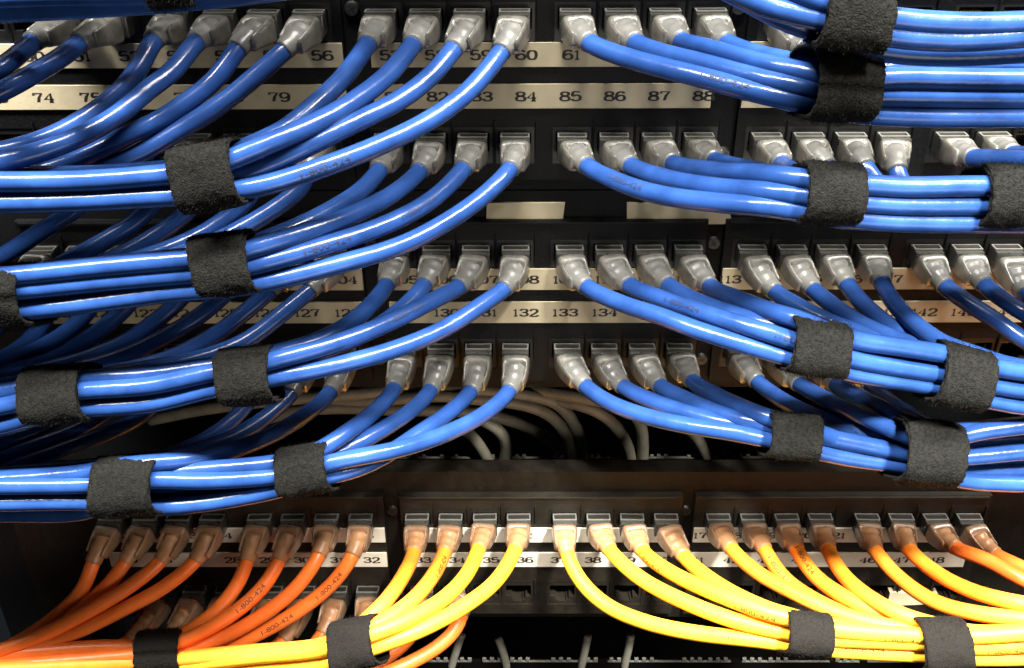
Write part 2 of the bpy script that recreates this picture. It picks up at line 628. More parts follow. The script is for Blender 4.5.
def print_on(par, fr, start, rad, m, tilt):
    """ink wrapped round the jacket, on the side that faces the aisle"""
    L = [0.0]
    for a, b in zip(fr, fr[1:]):
        L.append(L[-1] + (b[0] - a[0]).length)
    bm = bmesh.new()
    vs = []
    flip = fr[-1][0].x < fr[0][0].x
    for v in TXT[0]:
        xx = v.x * 1.35
        s = start + ((TXT_LEN * 1.35 - xx) if flip else xx)
        j = 0
        while j < len(L) - 2 and L[j + 1] < s:
            j += 1
        u = (s - L[j]) / max(L[j + 1] - L[j], 1e-6)
        p = fr[j][0].lerp(fr[j + 1][0], u)
        t = fr[j][1].lerp(fr[j + 1][1], u).normalized()
        w = (CAM_SIDE - t * CAM_SIDE.dot(t)).normalized()
        up = t.cross(w)
        if up.z < 0:
            up = -up
        a = (v.y - 1.0) / rad + tilt
        vs.append(bm.verts.new(p + (w * math.cos(a) + up * math.sin(a)) * (rad + .06)))
    for f in TXT[1]:
        try:
            bm.faces.new([vs[i] for i in f])
        except ValueError:
            pass
    o = link_mesh('jacket_print', bm, m, None, False)
    o.parent = par
    o.matrix_parent_inverse = (Matrix.Translation(par.parent.location) @ parent_inverse(par.parent)).inverted()


CAM_SIDE = Vector((0, -0.86, 0.5))


PATHS = []


def cord(row, k, pts, dend=60, dexit=20, prints=(), printx=(), label=None, ptilt=0.0, look=None):
    """pts: pixel way-points; the first is where the cord leaves its boot. A third number fixes the distance from the panel."""
    warm = row[0] == 'C'
    P0 = port(row, k)
    n = len(pts)
    seg = [0.0]
    for a, b in zip(pts, pts[1:]):
        seg.append(seg[-1] + math.hypot(b[0] - a[0], b[1] - a[1]))
    known = [(0.0, dexit)] + [(seg[i], q[2]) for i, q in enumerate(pts) if i and len(q) > 2]
    if known[-1][0] < seg[-1]:
        if len(known) == 1:
            known.append((seg[-1], dend))
        else:
            known.append((seg[-1], known[-1][1]))
    world = [P0 + Vector((0, 4, 0)), P0 + Vector((0, -7.5, 0))]
    for i, q in enumerate(pts):
        for (s0, d0), (s1, d1) in zip(known, known[1:]):
            if s0 <= seg[i] <= s1 + 1e-6:
                u = (seg[i] - s0) / max(s1 - s0, 1e-6)
                u = math.sin(u * math.pi / 2) ** 0.9 if s0 == 0 else u
                d = d0 + (d1 - d0) * u
                break
        world.append(at(q[0], q[1], d))
    if pts[-1][0] < 0 or pts[-1][0] > W:              # the cord runs on to the side of the rack
        dr = (world[-1] - world[-2]).normalized() * .6 + Vector((math.copysign(1, pts[-1][0]), 0, 0))
        world.append(world[-1] + dr.normalized() * 35)
        world.append(world[-1] + Vector((math.copysign(55, pts[-1][0]), 4, -3)))
    path = resample(catmull(world, 12), 2.6)
    path = smooth_path(path, 3)
    # arclength index of the boot's end = nearest sample to the exit
    ex = min(range(len(path)), key=lambda i: (path[i] - world[2]).length)
    fr = frames(path)
    PATHS.append(path[ex:])
    if label is None:
        side = 'left' if k < 0 else 'right'
        label = f"{look or ('orange' if warm else 'blue')} cord in {ROWN[row]} plug row, {ORD[abs(k)]} plug {side} of the centre gap"
    t = thing('network_cable', P0, label, 'network cable', GROUPS[row])
    bm = bmesh.new()
    sweep(bm, fr, RAD, 16)
    cd = link_mesh('cord', bm, M[('orange' if row == 'C2' or k <= -5 or k >= 11 else 'yellow' if -2 <= k <= 4 else 'yellow_shaded') if warm else 'blue'], t)
    for st in prints:
        print_on(cd, fr, st, RAD, M['print_dark' if warm else 'print_blue'], ptilt)
    for xx in printx:
        acc, best = 0.0, (1e9, 0)
        for a, b in zip(path, path[1:]):
            q = a - CAM
            best = min(best, (abs(W / 2 + F_PX * q.dot(RIGHT) / q.dot(FWD) - xx), acc)) if a.y < -30 else best
            acc += (b - a).length
        print_on(cd, fr, best[1], RAD, M['print_dark' if warm else 'print_blue'], ptilt)
    # boot: hood, tapering with the bend, then a ribbed sleeve
    i0 = min(range(len(path)), key=lambda i: abs(path[i].y + 8.0) + (1000 if i > ex else 0))
    bpath = resample(path[i0:ex + 1], 1.0)
    bfr = frames(bpath)
    ring = super_ring(20, 5, 36)
    nb = len(bfr)
    bm = bmesh.new()
    rings = []
    jx = random.uniform(-.25, .25)
    for i, (p, tt, nn, bb) in enumerate(bfr[:max(3, int(nb * .97))]):
        u = i / (nb - 1)
        w = 5.75 - 0.3 * min(1, u * 3) - 1.0 * max(0, u - .35) / .65
        h = 4.7 - 1.9 * max(0, u - .30) / .70
        if i == 0:
            w, h = w * .9, h * .9
        ch = 0.95 * min(1, max(0, (u - .22) / .22))      # the channel along the top that shows the ribbed sleeve
        rings.append([bm.verts.new(p + bb * (a * w + jx * u) + nn * (b * h * (1 - ch * max(0, 1 - (a / .82) ** 2) ** .5 if b > 0 else 1)))
                      for a, b in ring])
    skin(bm, rings, True)
    boot = link_mesh('boot', bm, M['boot_warm' if warm else 'boot_clear'], t)
    i1 = max(1, int(nb * .34))
    tail = resample(path[ex:ex + 3], .7)
    spath = bpath[i1:] + tail[1:4]
    sfr = frames(spath)
    bm = bmesh.new()
    rings = []
    for i, (p, tt, nn, bb) in enumerate(sfr):
        rr = 3.95 - .40 * i / len(sfr) + (.42 if (i // 2) % 2 == 0 and i < len(sfr) - 5 else 0.0)
        off = nn * .25
        rings.append([bm.verts.new(p + off + (nn * math.cos(a) + bb * math.sin(a)) * rr) for a in (2 * math.pi * q / 18 for q in range(18))])
    skin(bm, rings, True)
    sl = link_mesh('boot_sleeve', bm, M['sleeve_warm' if warm else 'sleeve'], None)
    sl.parent = boot
    sl.matrix_parent_inverse = (Matrix.Translation(t.location) @ parent_inverse(t)).inverted()
    pg = PLUG.copy()
    COL.objects.link(pg)
    pg.parent = t
    pg.rotation_euler = (0, 0, random.uniform(-.03, .03))
    for proto in (RIM, JACK_SHADOW):
        c = proto.copy()
        COL.objects.link(c)
        c.parent = pg
    return t


def edge(*q):
    return list(q)


# --- top row (A1), left half: cords 57-60 through the first strap, 53-56 and the two beyond it straight to the left
cord('A1', -1, [(505, 46), (470, 90), (430, 120), (380, 145), (320, 168), (262, 186), (200, 194, 76), (150, 197), (80, 201), (0, 203), (-60, 203)], prints=(95,), ptilt=-.3)
cord('A1', -2, [(458, 43), (432, 75), (400, 100), (350, 125), (300, 150), (240, 176), (200, 184, 72), (150, 188), (80, 192, 66), (-60, 194)])
cord('A1', -3, [(414, 43), (388, 75), (350, 104), (310, 126), (270, 143), (235, 158), (200, 170, 76), (150, 176), (80, 181), (0, 182), (-60, 181)])
cord('A1', -4, [(369, 42), (345, 76), (315, 105), (285, 130), (258, 143), (230, 155), (200, 166, 69), (150, 172), (80, 176, 66), (-60, 174)])
cord('A1', -5, [(290, 45), (256, 76), (220, 105), (180, 130), (145, 151), (105, 166), (60, 172), (0, 173), (-60, 172)], dend=58)
cord('A1', -6, [(243, 42), (215, 80), (190, 100), (160, 120), (130, 134), (98, 150), (65, 164), (25, 175), (-60, 184)], dend=62)
cord('A1', -7, [(198, 40), (172, 72), (146, 91), (121, 113), (88, 133), (49, 149), (0, 162), (-60, 170)], dend=74)
cord('A1', -8, [(155, 38), (138, 70), (117, 95), (96, 111), (66, 130), (29, 145), (0, 152), (-60, 160)], dend=64)
cord('A1', -9, [(86, 38), (62, 57), (35, 73), (0, 92), (-60, 115)], dend=52)
cord('A1', -10, [(38, 38), (15, 58), (-10, 75), (-60, 100)], dend=48)
# right half
cord('A1', 1, [(587, 42), (618, 55), (660, 67), (700, 77), (772, 96), (850, 112, 66), (900, 116), (960, 117), (1040, 117), (1090, 117)], prints=(70,))
cord('A1', 2, [(633, 42), (660, 53), (700, 63), (772, 82), (850, 95, 66), (900, 96), (960, 97), (1090, 98)])
cord('A1', 3, [(679, 41), (705, 48), (740, 58), (772, 66), (850, 80, 66), (900, 78), (960, 79), (1090, 80)])
cord('A1', 4, [(725, 42), (748, 52), (780, 60), (850, 72, 58), (900, 66), (960, 64), (1090, 62)])
cord('A1', 5, [(797, 47), (820, 51), (860, 58), (905, 60), (950, 66), (1000, 68), (1090, 68)], dend=60)

# --- second row (A2)
cord('A2', -1, [(512, 167), (480, 199), (440, 226), (400, 246), (340, 264), (262, 283), (218, 289, 74), (185, 291), (100, 302), (25, 311), (-60, 318)])
cord('A2', -2, [(465, 167), (432, 200), (385, 225), (320, 247), (260, 264), (218, 272, 74), (180, 275), (100, 282), (20, 290), (-60, 296)], prints=(45, 80), ptilt=-.2)
cord('A2', -3, [(421, 170), (392, 195), (345, 218), (300, 234), (255, 248), (218, 257, 74), (180, 260), (100, 267), (20, 275), (-60, 281)])
cord('A2', -4, [(381, 168), (362, 190), (335, 208), (300, 226), (255, 244), (218, 254, 67), (180, 258), (100, 266, 64), (-60, 280)])
cord('A2', -5, [(307, 168), (305, 184), (280, 205), (246, 226), (210, 244), (170, 258), (120, 270), (60, 280), (-60, 296)], dend=60)
cord('A2', -6, [(262, 168), (252, 195), (233, 213), (210, 230), (175, 247), (130, 262), (60, 280), (-60, 300)], dend=60)
cord('A2', -7, [(218, 168), (204, 195), (183, 216), (160, 233), (132, 250), (95, 267), (40, 286), (-60, 310)], dend=52)
cord('A2', -8, [(175, 168), (160, 196), (138, 220), (116, 234), (92, 248), (55, 268), (0, 292), (-60, 312)], dend=52)
cord('A2', -9, [(113, 166), (95, 192), (70, 213), (40, 232), (10, 252), (-60, 290)], dend=44)
cord('A2', 1, [(585, 165), (618, 182), (660, 195), (720, 203), (772, 207), (838, 218, 78), (870, 220), (900, 222), (985, 223), (1090, 224)], prints=(40,))
cord('A2', 2, [(629, 165), (668, 179), (720, 188), (772, 192), (838, 201, 78), (870, 203), (900, 205), (985, 205), (1090, 206)])
cord('A2', 3, [(671, 163), (715, 171), (772, 175), (838, 183, 78), (870, 185), (900, 187), (985, 186), (1090, 187)])
cord('A2', 4, [(713, 160), (750, 170), (800, 178), (838, 186, 70), (900, 193), (985, 193), (1090, 194)])
cord('A2', 5, [(781, 163), (800, 176), (838, 192, 66), (900, 198), (985, 198), (1090, 200)])
cord('A2', 6, [(824, 163), (840, 182), (880, 198), (940, 206), (1090, 208)], dend=50)
cord('A2', 7, [(863, 163), (876, 183), (910, 203), (960, 212), (1090, 214)], dend=50)
cord('A2', 8, [(896, 167), (902, 185), (925, 202), (980, 210), (1090, 212)], dend=46)
cord('A2', 9, [(970, 158), (995, 158), (1024, 160), (1090, 164)], dend=50)
cord('A2', 10, [(1010, 154), (1032, 156), (1090, 160)], dend=42)

# --- third row (B1)
cord('B1', -1, [(509, 284), (480, 306), (440, 331), (390, 351), (330, 367), (272, 378), (241, 384, 72), (212, 389), (150, 404), (78, 409), (47, 413, 72), (5, 425), (-60, 436)])
cord('B1', -2, [(464, 283), (432, 301), (390, 322), (340, 342), (272, 361), (241, 368, 72), (212, 373), (150, 386), (78, 391), (47, 396, 72), (5, 406), (-60, 416)], prints=(50,))
cord('B1', -3, [(426, 283), (402, 309), (372, 330), (330, 348), (272, 366), (241, 374, 66), (212, 378), (150, 390), (47, 402, 65), (-60, 420)])
cord('B1', -4, [(388, 283), (370, 306), (345, 327), (310, 344), (272, 354), (241, 362, 68), (212, 366), (150, 375), (78, 379), (47, 384, 68), (5, 391), (-60, 400)])
cord('B1', -5, [(315, 286), (295, 303), (272, 322), (248, 340), (215, 354), (180, 363), (140, 370), (78, 380), (-60, 398)], dend=64)
cord('B1', -6, [(275, 286), (250, 308), (218, 333), (180, 354), (140, 367), (78, 378), (-60, 400)], dend=56)
cord('B1', -7, [(233, 286), (205, 312), (180, 328), (156, 341), (121, 357), (78, 369), (40, 378), (-60, 395)], dend=50)
cord('B1', -8, [(192, 286), (172, 308), (150, 325), (128, 341), (100, 353), (60, 366), (-60, 385)], dend=46)
cord('B1', -9, [(142, 286), (126, 308), (103, 328), (78, 346), (50, 360), (-60, 380)], dend=44)
cord('B1', -10, [(102, 286), (88, 312), (60, 337), (30, 352), (-60, 375)], dend=42)
cord('B1', -11, [(62, 284), (48, 315), (25, 345), (-5, 362), (-60, 378)], dend=42)
cord('B1', -12, [(24, 280), (10, 310), (-10, 335), (-60, 360)], dend=42)
cord('B1', 1, [(581, 283), (620, 303), (660, 316), (700, 331), (772, 353), (823, 366, 72), (852, 373), (900, 381), (943, 388), (970, 396, 70), (1003, 403), (1030, 407), (1090, 412)])
cord('B1', 2, [(624, 282), (660, 298), (710, 315), (772, 334), (823, 351, 72), (856, 360), (900, 368), (951, 376), (970, 381, 70), (1003, 387), (1030, 391), (1090, 396)], prints=(50, 92))
cord('B1', 3, [(663, 281), (692, 299), (735, 315), (775, 327), (823, 342, 66), (860, 350), (910, 358), (970, 372, 63), (1003, 380), (1090, 390)])
cord('B1', 4, [(706, 284), (738, 299), (772, 312), (800, 320), (823, 330, 70), (857, 341), (900, 347), (953, 356), (970, 362, 70), (1003, 369), (1030, 373), (1090, 378)])
cord('B1', 5, [(770, 288), (796, 305), (823, 319), (850, 330), (890, 343), (930, 355), (970, 366, 60), (1090, 384)])
cord('B1', 6, [(808, 285), (826, 300), (850, 318), (880, 333), (915, 346), (970, 360, 62), (1090, 380)])
cord('B1', 7, [(846, 283), (862, 303), (888, 325), (920, 343), (970, 358, 60), (1090, 380)])
cord('B1', 8, [(881, 281), (895, 304), (918, 327), (945, 345), (970, 353, 66), (1010, 366), (1090, 374)])
cord('B1', 9, [(942, 284), (965, 301), (995, 320), (1026, 342), (1090, 372)], dend=50)
cord('B1', 10, [(982, 283), (1003, 299), (1026, 314), (1090, 345)], dend=50)
cord('B1', 11, [(1022, 290), (1040, 303), (1090, 335)], dend=44)

# --- fourth row (B2)
cord('B2', -1, [(513, 385), (490, 410), (450, 432), (400, 449), (360, 457), (326, 464), (300, 472, 72), (270, 477), (200, 481), (155, 480), (119, 483, 76), (85, 485), (0, 486), (-60, 486)])
cord('B2', -2, [(474, 386), (450, 412), (418, 434), (390, 453), (360, 468), (326, 477), (300, 484, 72), (270, 492), (200, 504), (155, 507), (119, 505, 76), (85, 502), (0, 503), (-60, 503)])
cord('B2', -3, [(434, 385), (412, 410), (375, 434), (345, 450), (320, 460), (300, 469, 65), (270, 474), (200, 492, 68), (155, 494), (119, 498, 69), (85, 512), (0, 514), (-60, 514)])
cord('B2', -4, [(397, 384), (372, 414), (346, 433), (322, 449), (300, 458, 69), (270, 464), (200, 470), (155, 474), (119, 474, 71), (85, 475), (0, 478), (-60, 480)])
cord('B2', -5, [(335, 386), (312, 410), (278, 432), (240, 448), (200, 458), (152, 463), (119, 466, 73), (85, 473), (0, 480), (-60, 482)])
cord('B2', -6, [(295, 389), (270, 414), (240, 434), (205, 448), (170, 456), (119, 464, 58), (-60, 478)])
cord('B2', -7, [(257, 389), (235, 418), (205, 440), (170, 455), (119, 466, 52), (-60, 480)])
cord('B2', -9, [(165, 390), (148, 412), (127, 425), (98, 437), (55, 453), (0, 473), (-60, 490)], dend=56)
cord('B2', -10, [(128, 390), (112, 408), (82, 428), (33, 447), (0, 460), (-60, 478)], dend=52)
cord('B2', -11, [(92, 388), (76, 408), (50, 425), (10, 440), (-60, 458)], dend=48)
cord('B2', 1, [(580, 381), (606, 401), (645, 416), (690, 426), (735, 433), (797, 446, 64), (823, 453), (860, 460), (900, 465), (938, 474, 66), (966, 481), (1024, 484), (1090, 484)])
cord('B2', 2, [(618, 383), (650, 400), (695, 415), (740, 426), (797, 436, 60), (825, 442), (900, 456), (938, 464, 62), (966, 470), (1024, 469), (1090, 468)])
cord('B2', 3, [(655, 382), (690, 401), (725, 415), (760, 424), (797, 431, 62), (825, 437), (865, 445), (903, 453), (938, 458, 66), (968, 457), (1024, 452), (1090, 450)], prints=(78,))
cord('B2', 4, [(691, 380), (718, 396), (748, 410), (776, 420), (797, 426, 64), (825, 435), (865, 449), (938, 462, 60), (968, 464), (1090, 460)])
cord('B2', 5, [(755, 380), (785, 402), (815, 416), (850, 428), (880, 436), (910, 444), (938, 450, 62), (968, 447), (1090, 440)], prints=(58,))
cord('B2', 6, [(795, 381), (818, 395), (850, 411), (880, 424), (910, 437), (938, 443, 68), (968, 434), (1024, 426), (1090, 422)])
cord('B2', 7, [(832, 382), (850, 392), (885, 409), (915, 424), (938, 433, 66), (968, 430), (1090, 420)])
cord('B2', 8, [(868, 382), (882, 395), (905, 412), (938, 430, 58), (968, 432), (1090, 424)])

# --- fifth row (C1): orange at the left, yellow in the middle, shade-tinted yellow on either side
OD = 40
cord('C1', -12, [(95, 558), (82, 590), (60, 613), (30, 635), (0, 651), (-60, 672)], dend=OD)
cord('C1', -11, [(128, 558), (108, 585), (78, 610), (42, 634), (0, 655), (-60, 676)], dend=OD)
cord('C1', -10, [(164, 557), (132, 585), (82, 615), (40, 636), (0, 650), (-60, 668)], dend=OD + 8)
cord('C1', -9, [(200, 555), (170, 583), (122, 610), (62, 638), (0, 658), (-60, 672)], dend=OD + 8)
cord('C1', -8, [(249, 554), (240, 580), (222, 605), (200, 624), (178, 637), (155, 646, 46), (100, 647), (0, 655), (-60, 662)])
cord('C1', -7, [(282, 554), (264, 586), (230, 616), (200, 633), (178, 643), (155, 652, 50), (100, 658), (0, 666), (-60, 672)], prints=(40,))
cord('C1', -6, [(320, 553), (296, 588), (258, 618), (215, 641), (178, 651), (155, 658, 50), (100, 663), (0, 672), (-60, 680)])
cord('C1', -5, [(354, 553), (330, 586), (290, 616), (240, 642), (178, 659), (155, 664, 46), (60, 678), (-60, 690)], prints=(34, 62))
cord('C1', -4, [(414, 551), (402, 578), (385, 602), (368, 619), (349, 634, 70), (320, 646), (250, 652), (178, 658), (155, 659, 50), (130, 660), (0, 668), (-60, 672)], look='orange to yellow')
cord('C1', -3, [(445, 551), (430, 580), (406, 606), (370, 629), (349, 638, 76), (320, 648), (250, 654), (178, 659), (155, 661, 52), (120, 663), (0, 669), (-60, 672)], prints=(32,), printx=(318, 262), ptilt=-.25, look='orange to yellow')
cord('C1', -2, [(479, 547), (467, 574), (442, 600), (405, 621), (372, 634), (349, 642, 78), (320, 650), (250, 657), (178, 666), (155, 669, 52), (100, 675), (-60, 690)], look='yellow')
cord('C1', -1, [(516, 547), (497, 580), (463, 607), (420, 630), (374, 647), (349, 656, 78), (320, 664), (250, 670), (178, 677), (155, 680, 52), (100, 685), (-60, 700)], look='yellow')
cord('C1', 1, [(566, 551), (580, 580), (606, 605), (645, 622), (695, 633), (760, 640), (812, 647, 78), (838, 650), (930, 655), (975, 658), (1090, 656)], printx=(840, 700), ptilt=.3, look='yellow')
cord('C1', 2, [(608, 548), (640, 578), (690, 604), (740, 622), (790, 633), (812, 637, 78), (838, 639), (930, 643), (975, 647), (1090, 640)], printx=(985,), ptilt=-.35, look='yellow')
cord('C1', 3, [(641, 549), (670, 572), (725, 597), (765, 612), (795, 620), (812, 626, 78), (838, 630), (890, 634), (930, 636), (975, 636), (1090, 628)], prints=(28,), printx=(735, 878), ptilt=-.4, look='yellow')
cord('C1', 4, [(681, 553), (706, 576), (738, 596), (775, 612), (795, 617), (812, 622, 72), (838, 627), (930, 640, 70), (975, 642), (1090, 634)], look='yellow')
cord('C1', 5, [(729, 546), (755, 571), (792, 592), (840, 614), (890, 627), (930, 633), (949, 636, 74), (975, 637), (1090, 630)], look='orange to yellow')
cord('C1', 6, [(763, 547), (784, 578), (815, 600), (850, 616), (890, 628), (949, 640, 68), (975, 643), (1090, 640)], prints=(30,), look='orange to yellow')
cord('C1', 7, [(795, 547), (816, 577), (850, 600), (885, 617), (915, 627), (949, 636, 70), (975, 640), (1090, 640)], prints=(26,), look='orange to yellow')
cord('C1', 8, [(827, 547), (845, 577), (878, 603), (910, 618), (949, 628, 74), (975, 633), (1090, 628)], look='orange to yellow')
cord('C1', 9, [(873, 547), (898, 577), (935, 602), (975, 613), (1024, 619), (1090, 624)], dend=72, look='orange to yellow')
cord('C1', 10, [(907, 547), (938, 574), (975, 592), (1024, 604), (1090, 612)], dend=70, look='orange to yellow')
cord('C1', 11, [(953, 547), (985, 559), (1024, 580), (1090, 608)], dend=52)
cord('C1', 12, [(990, 552), (1010, 562), (1035, 574), (1090, 604)], dend=44)

# --- lowest row (C2)
cord('C2', -11, [(137, 634), (118, 648), (85, 658), (0, 672), (-60, 680)], dend=40)
cord('C2', -10, [(172, 633), (152, 648), (110, 662), (0, 680), (-60, 690)], dend=40)
cord('C2', -9, [(207, 632), (190, 650), (150, 670), (90, 690)], dend=36)
cord('C2', -8, [(253, 632), (238, 650), (205, 672), (160, 690)], dend=36)
cord('C2', -7, [(289, 633), (275, 648), (240, 672), (200, 690)], dend=36)
cord('C2', -6, [(326, 628), (312, 648), (290, 672), (260, 690)], dend=36)
cord('C2', -5, [(364, 622), (350, 648), (325, 676), (300, 700)], dend=36)
cord('C2', -4, [(418, 625), (404, 644), (375, 666), (340, 690)], dend=40)
cord('C2', -3, [(462, 615), (452, 634), (430, 652), (390, 672), (350, 690)], dend=50)


# --- cords of the rows above: a few show, the unseen ones are added for shade
def loose(name, pts, label, cat, group, m, rad=RAD, prints=()):
    path = smooth_path(resample(catmull([at(*q) for q in pts], 12), 2.6), 3, 1)
    if rad == RAD:
        PATHS.append(path)
    bm = bmesh.new()
    sweep(bm, frames(path, Vector((0, .3, 1))), rad, 16)
    o = link_mesh(name, bm, m)
    tag(o, label, cat, group)
    return o


G0 = 'blue cords crossing the top edge'
ROWN['Z2'], GROUPS['Z2'] = 'hidden', G0
cord('Z2', -1, [(505, -92), (440, -50), (360, -24), (270, -10), (200, -2, 80), (140, 3), (60, 8), (0, 11), (-60, 14)],
     label='blue cord along the top left edge, lower of the pair')
cord('Z2', -2, [(458, -92), (400, -55), (320, -30), (250, -16), (200, -11, 82), (140, -6), (60, -5), (0, -3), (-60, 0)],
     label='blue cord along the top left edge, upper of the pair')
HID = 'unseen blue cord added above the top edge to shade the rows below'  # out-of-view cords, added to cast shade on the top rows
cord('Z2', -3, [(412, -92), (350, -58), (280, -36), (200, -18, 72), (100, -10), (0, -10), (-60, -8)], label=HID)
cord('Z2', -4, [(366, -92), (310, -62), (240, -40), (165, -24, 72), (60, -18), (-60, -16)], label=HID)
ROWN['Z1'], GROUPS['Z1'] = 'hidden', G0
for k, x in ((-5, 288), (-6, 242), (-7, 196), (-8, 152), (-9, 84), (-10, 36)):
    cord('Z2', k, [(x, -92), (x - 50, -58), (x - 120, -36), (x - 220, -26 + k), (x - 300, -24 + k)], dend=40 + 6 * (k % 4), label=HID)
for k in range(-10, 0):
    x = 543 + colx('Z1', k) * 3.35
    cord('Z1', k, [(x, -235), (x - 60, -190), (x - 140, -150 + 3 * (k % 3)), (x - 260, -118), (x - 400, -104)], dend=46 + 8 * (k % 4), label=HID)
for k in range(4, 9):
    x = 550 + colx('Z2', k) * 3.15
    cord('Z2', k, [(x, -92), (x + 55, -62), (x + 130, -42), (x + 260, -34), (x + 380, -32)], dend=44 + 8 * (k % 4), label=HID)
cord('Z2', 1, [(587, -92), (640, -62), (690, -30), (740, -4, 74), (790, 22, 76), (828, 34), (860, 46), (900, 53), (960, 55), (1024, 52), (1090, 50)],
     label='dim blue cord at top right, just under the two glinting ones')
cord('Z2', 2, [(633, -92), (680, -55), (720, -16), (760, 4, 80), (800, 15, 82), (835, 22, 84), (860, 30), (900, 37), (960, 40), (1024, 36), (1090, 30)],
     label='bright blue cord at top right, the lower of two with white glints')
cord('Z2', 3, [(679, -92), (730, -52), (790, -12, 80), (835, 5, 84), (860, 13), (900, 20), (960, 24), (1024, 23), (1090, 18)],
     label='bright blue cord at top right, the upper of two with white glints')
for o in (PLUG, RIM, JACK_SHADOW):
    bpy.data.objects.remove(o)

# ------------------------------------------------------------------ straps
def strap(cx, cy, d, wpx, hpx, ang, thick, label, m='strap', flap=None):
    """a closed hook-and-loop band round its bundle, with the overlapping end as a second layer"""
    c = at(cx, cy, d)
    a = math.radians(ang)
    ax = (at(cx + 40 * math.cos(a), cy + 40 * math.sin(a), d) - c).normalized()
    mmpp = (at(cx + 20, cy, d) - at(cx - 20, cy, d)).length / 40
    view = (c - CAM).normalized()
    w = (view - ax * view.dot(ax)).normalized()          # away from the viewer
    v = ax.cross(w)
    if v.z < 0:
        v = -v
    hl, hh, hd = wpx * mmpp / 2, hpx * mmpp / 2, thick
    near = []
    for pth in PATHS:
        for p in pth:
            q = p - c
            if abs(q.dot(ax)) < hl + 1 and abs(q.dot(v)) < hh and abs(q.dot(w)) < 16:
                near.append(q.dot(w))
    if near:
        lo, hi = min(near), max(near)
        hd = max(thick * .8, (hi - lo) / 2 + RAD + 1.6)
        front = (lo + hi) / 2 - hd
        c = c + view * (front / view.dot(w)) + w * hd
    rnd = random.Random(int(cx * 7 + cy))
    N, K = 64, 16
    ring = super_ring(0, 3.0, N)
    bm = bmesh.new()

    def band(k0, k1, grow, th, skew):
        outer, inner = [], []
        for j in range(K + 1):
            u = -1 + 2 * j / K
            ro, ri = [], []
            for i in range(k0, k1 + 1):
                q = ring[i % N]
                jit = rnd.gauss(0, .16) if j in (0, K) else rnd.gauss(0, .05)
                lx = hl * u + jit + skew * q[1] * hl * .06
                rad = 1 + rnd.gauss(0, .008) + .02 * math.sin(3 * u + i * .3) - (.05 * u * u)
                base = c + ax * lx
                dirn = v * (q[1] * (hh - .4)) + w * (-q[0] * hd)
                nrm = (v * (q[1] / hh) + w * (-q[0] / hd)).normalized()
                ro.append(bm.verts.new(base + dirn * rad + nrm * (grow + th + rnd.gauss(0, .10))))
                ri.append(bm.verts.new(base + dirn * rad + nrm * grow))
            outer.append(ro)
            inner.append(ri)
        nI = k1 - k0
        for j in range(K):
            for i in range(nI):
                bm.faces.new((outer[j][i], outer[j][i + 1], outer[j + 1][i + 1], outer[j + 1][i]))
                bm.faces.new((inner[j][i], inner[j + 1][i], inner[j + 1][i + 1], inner[j][i + 1]))
        for j0, fl in ((0, 1), (K, 0)):
            for i in range(nI):
                f = (outer[j0][i], inner[j0][i], inner[j0][i + 1], outer[j0][i + 1])
                bm.faces.new(f if fl else f[::-1])
        for i0 in (0, nI):
            for j in range(K):
                bm.faces.new((outer[j][i0], outer[j + 1][i0], inner[j + 1][i0], inner[j][i0]))
        return outer
    out = band(0, N, 0, 1.0, rnd.uniform(-1, 1))
    if flap:
        out2 = band(flap[0], flap[1], 1.02, .9, rnd.uniform(-2, 2))
    # loop pile: short curled fibres standing off the band
    srcs = [vv for r in (out2 if flap else out) for vv in r] + [vv for r in out for vv in r]
    pos = [vv.co.copy() for vv in srcs]
    for p in pos:
        for _ in range(3):
            q = p + Vector((rnd.gauss(0, .45), rnd.gauss(0, .45), rnd.gauss(0, .45)))
            n = (q - c)
            n = (n - ax * n.dot(ax)).normalized()
            dr = (n * .7 + Vector((rnd.gauss(0, .6), rnd.gauss(0, .6), rnd.gauss(0, .6)))).normalized()
            sd = dr.cross(Vector((rnd.random(), rnd.random(), rnd.random()))).normalized() * .05
            ln = rnd.uniform(.35, 1.0)
            t1 = q + dr * ln
            f = bm.faces.new([bm.verts.new(x) for x in (q - sd, q + sd, t1 + sd, t1 - sd)])
    o = link_mesh('cable_strap', bm, M[m])
    tag(o, label, 'cable strap', 'hook and loop straps round the cord bundles')
    return o


strap(201, 177, 73, 62, 62, -11, 9.5, 'uppermost whole strap in the left half, round the cords of plugs 57 to 60', flap=(40, 75))
strap(219, 266, 71, 56, 58, -7, 9.5, 'fuzzy dark grey strap in the left half, above labels 124 and 125', flap=(-8, 20))
strap(-8, 297, 72, 46, 62, -4, 9.5, 'dark strap cut off by the left edge at mid height')
strap(241, 375, 69, 52, 54, -5, 9.5, 'black strap in the left half, just under labels 125 and 126', flap=(38, 70))
strap(47, 396, 69, 60, 54, -4, 9.5, 'fuzzy dark grey strap near the left edge, above the lowest blue bundle', flap=(-10, 24))
strap(300, 472, 69, 50, 46, -9, 8.5, 'small dark strap on lowest left blue bundle, right of its neighbour', flap=(-8, 20))
strap(119, 487, 72, 59, 56, -2, 10.5, 'squarish dark grey strap above the orange plugs at far left', flap=(-12, 22))
strap(860, 19, 80, 66, 60, 8, 9.0, 'tall dark grey strap at the top right edge, in the light', flap=(-10, 30))
strap(852, 85, 66, 62, 70, 4, 9.0, 'black shaded strap hanging just under the top right strap')
strap(838, 194, 75, 56, 56, 2, 9.5, 'dark strap round the second right blue bundle, left of its neighbour', flap=(-14, 14))
strap(1020, 196, 75, 56, 56, 1, 9.5, 'dark strap at the right edge on the second blue bundle', flap=(-14, 14))
strap(823, 350, 69, 56, 52, 9, 9.0, 'black strap on a right blue bundle, straight above the small square one', flap=(-10, 18))
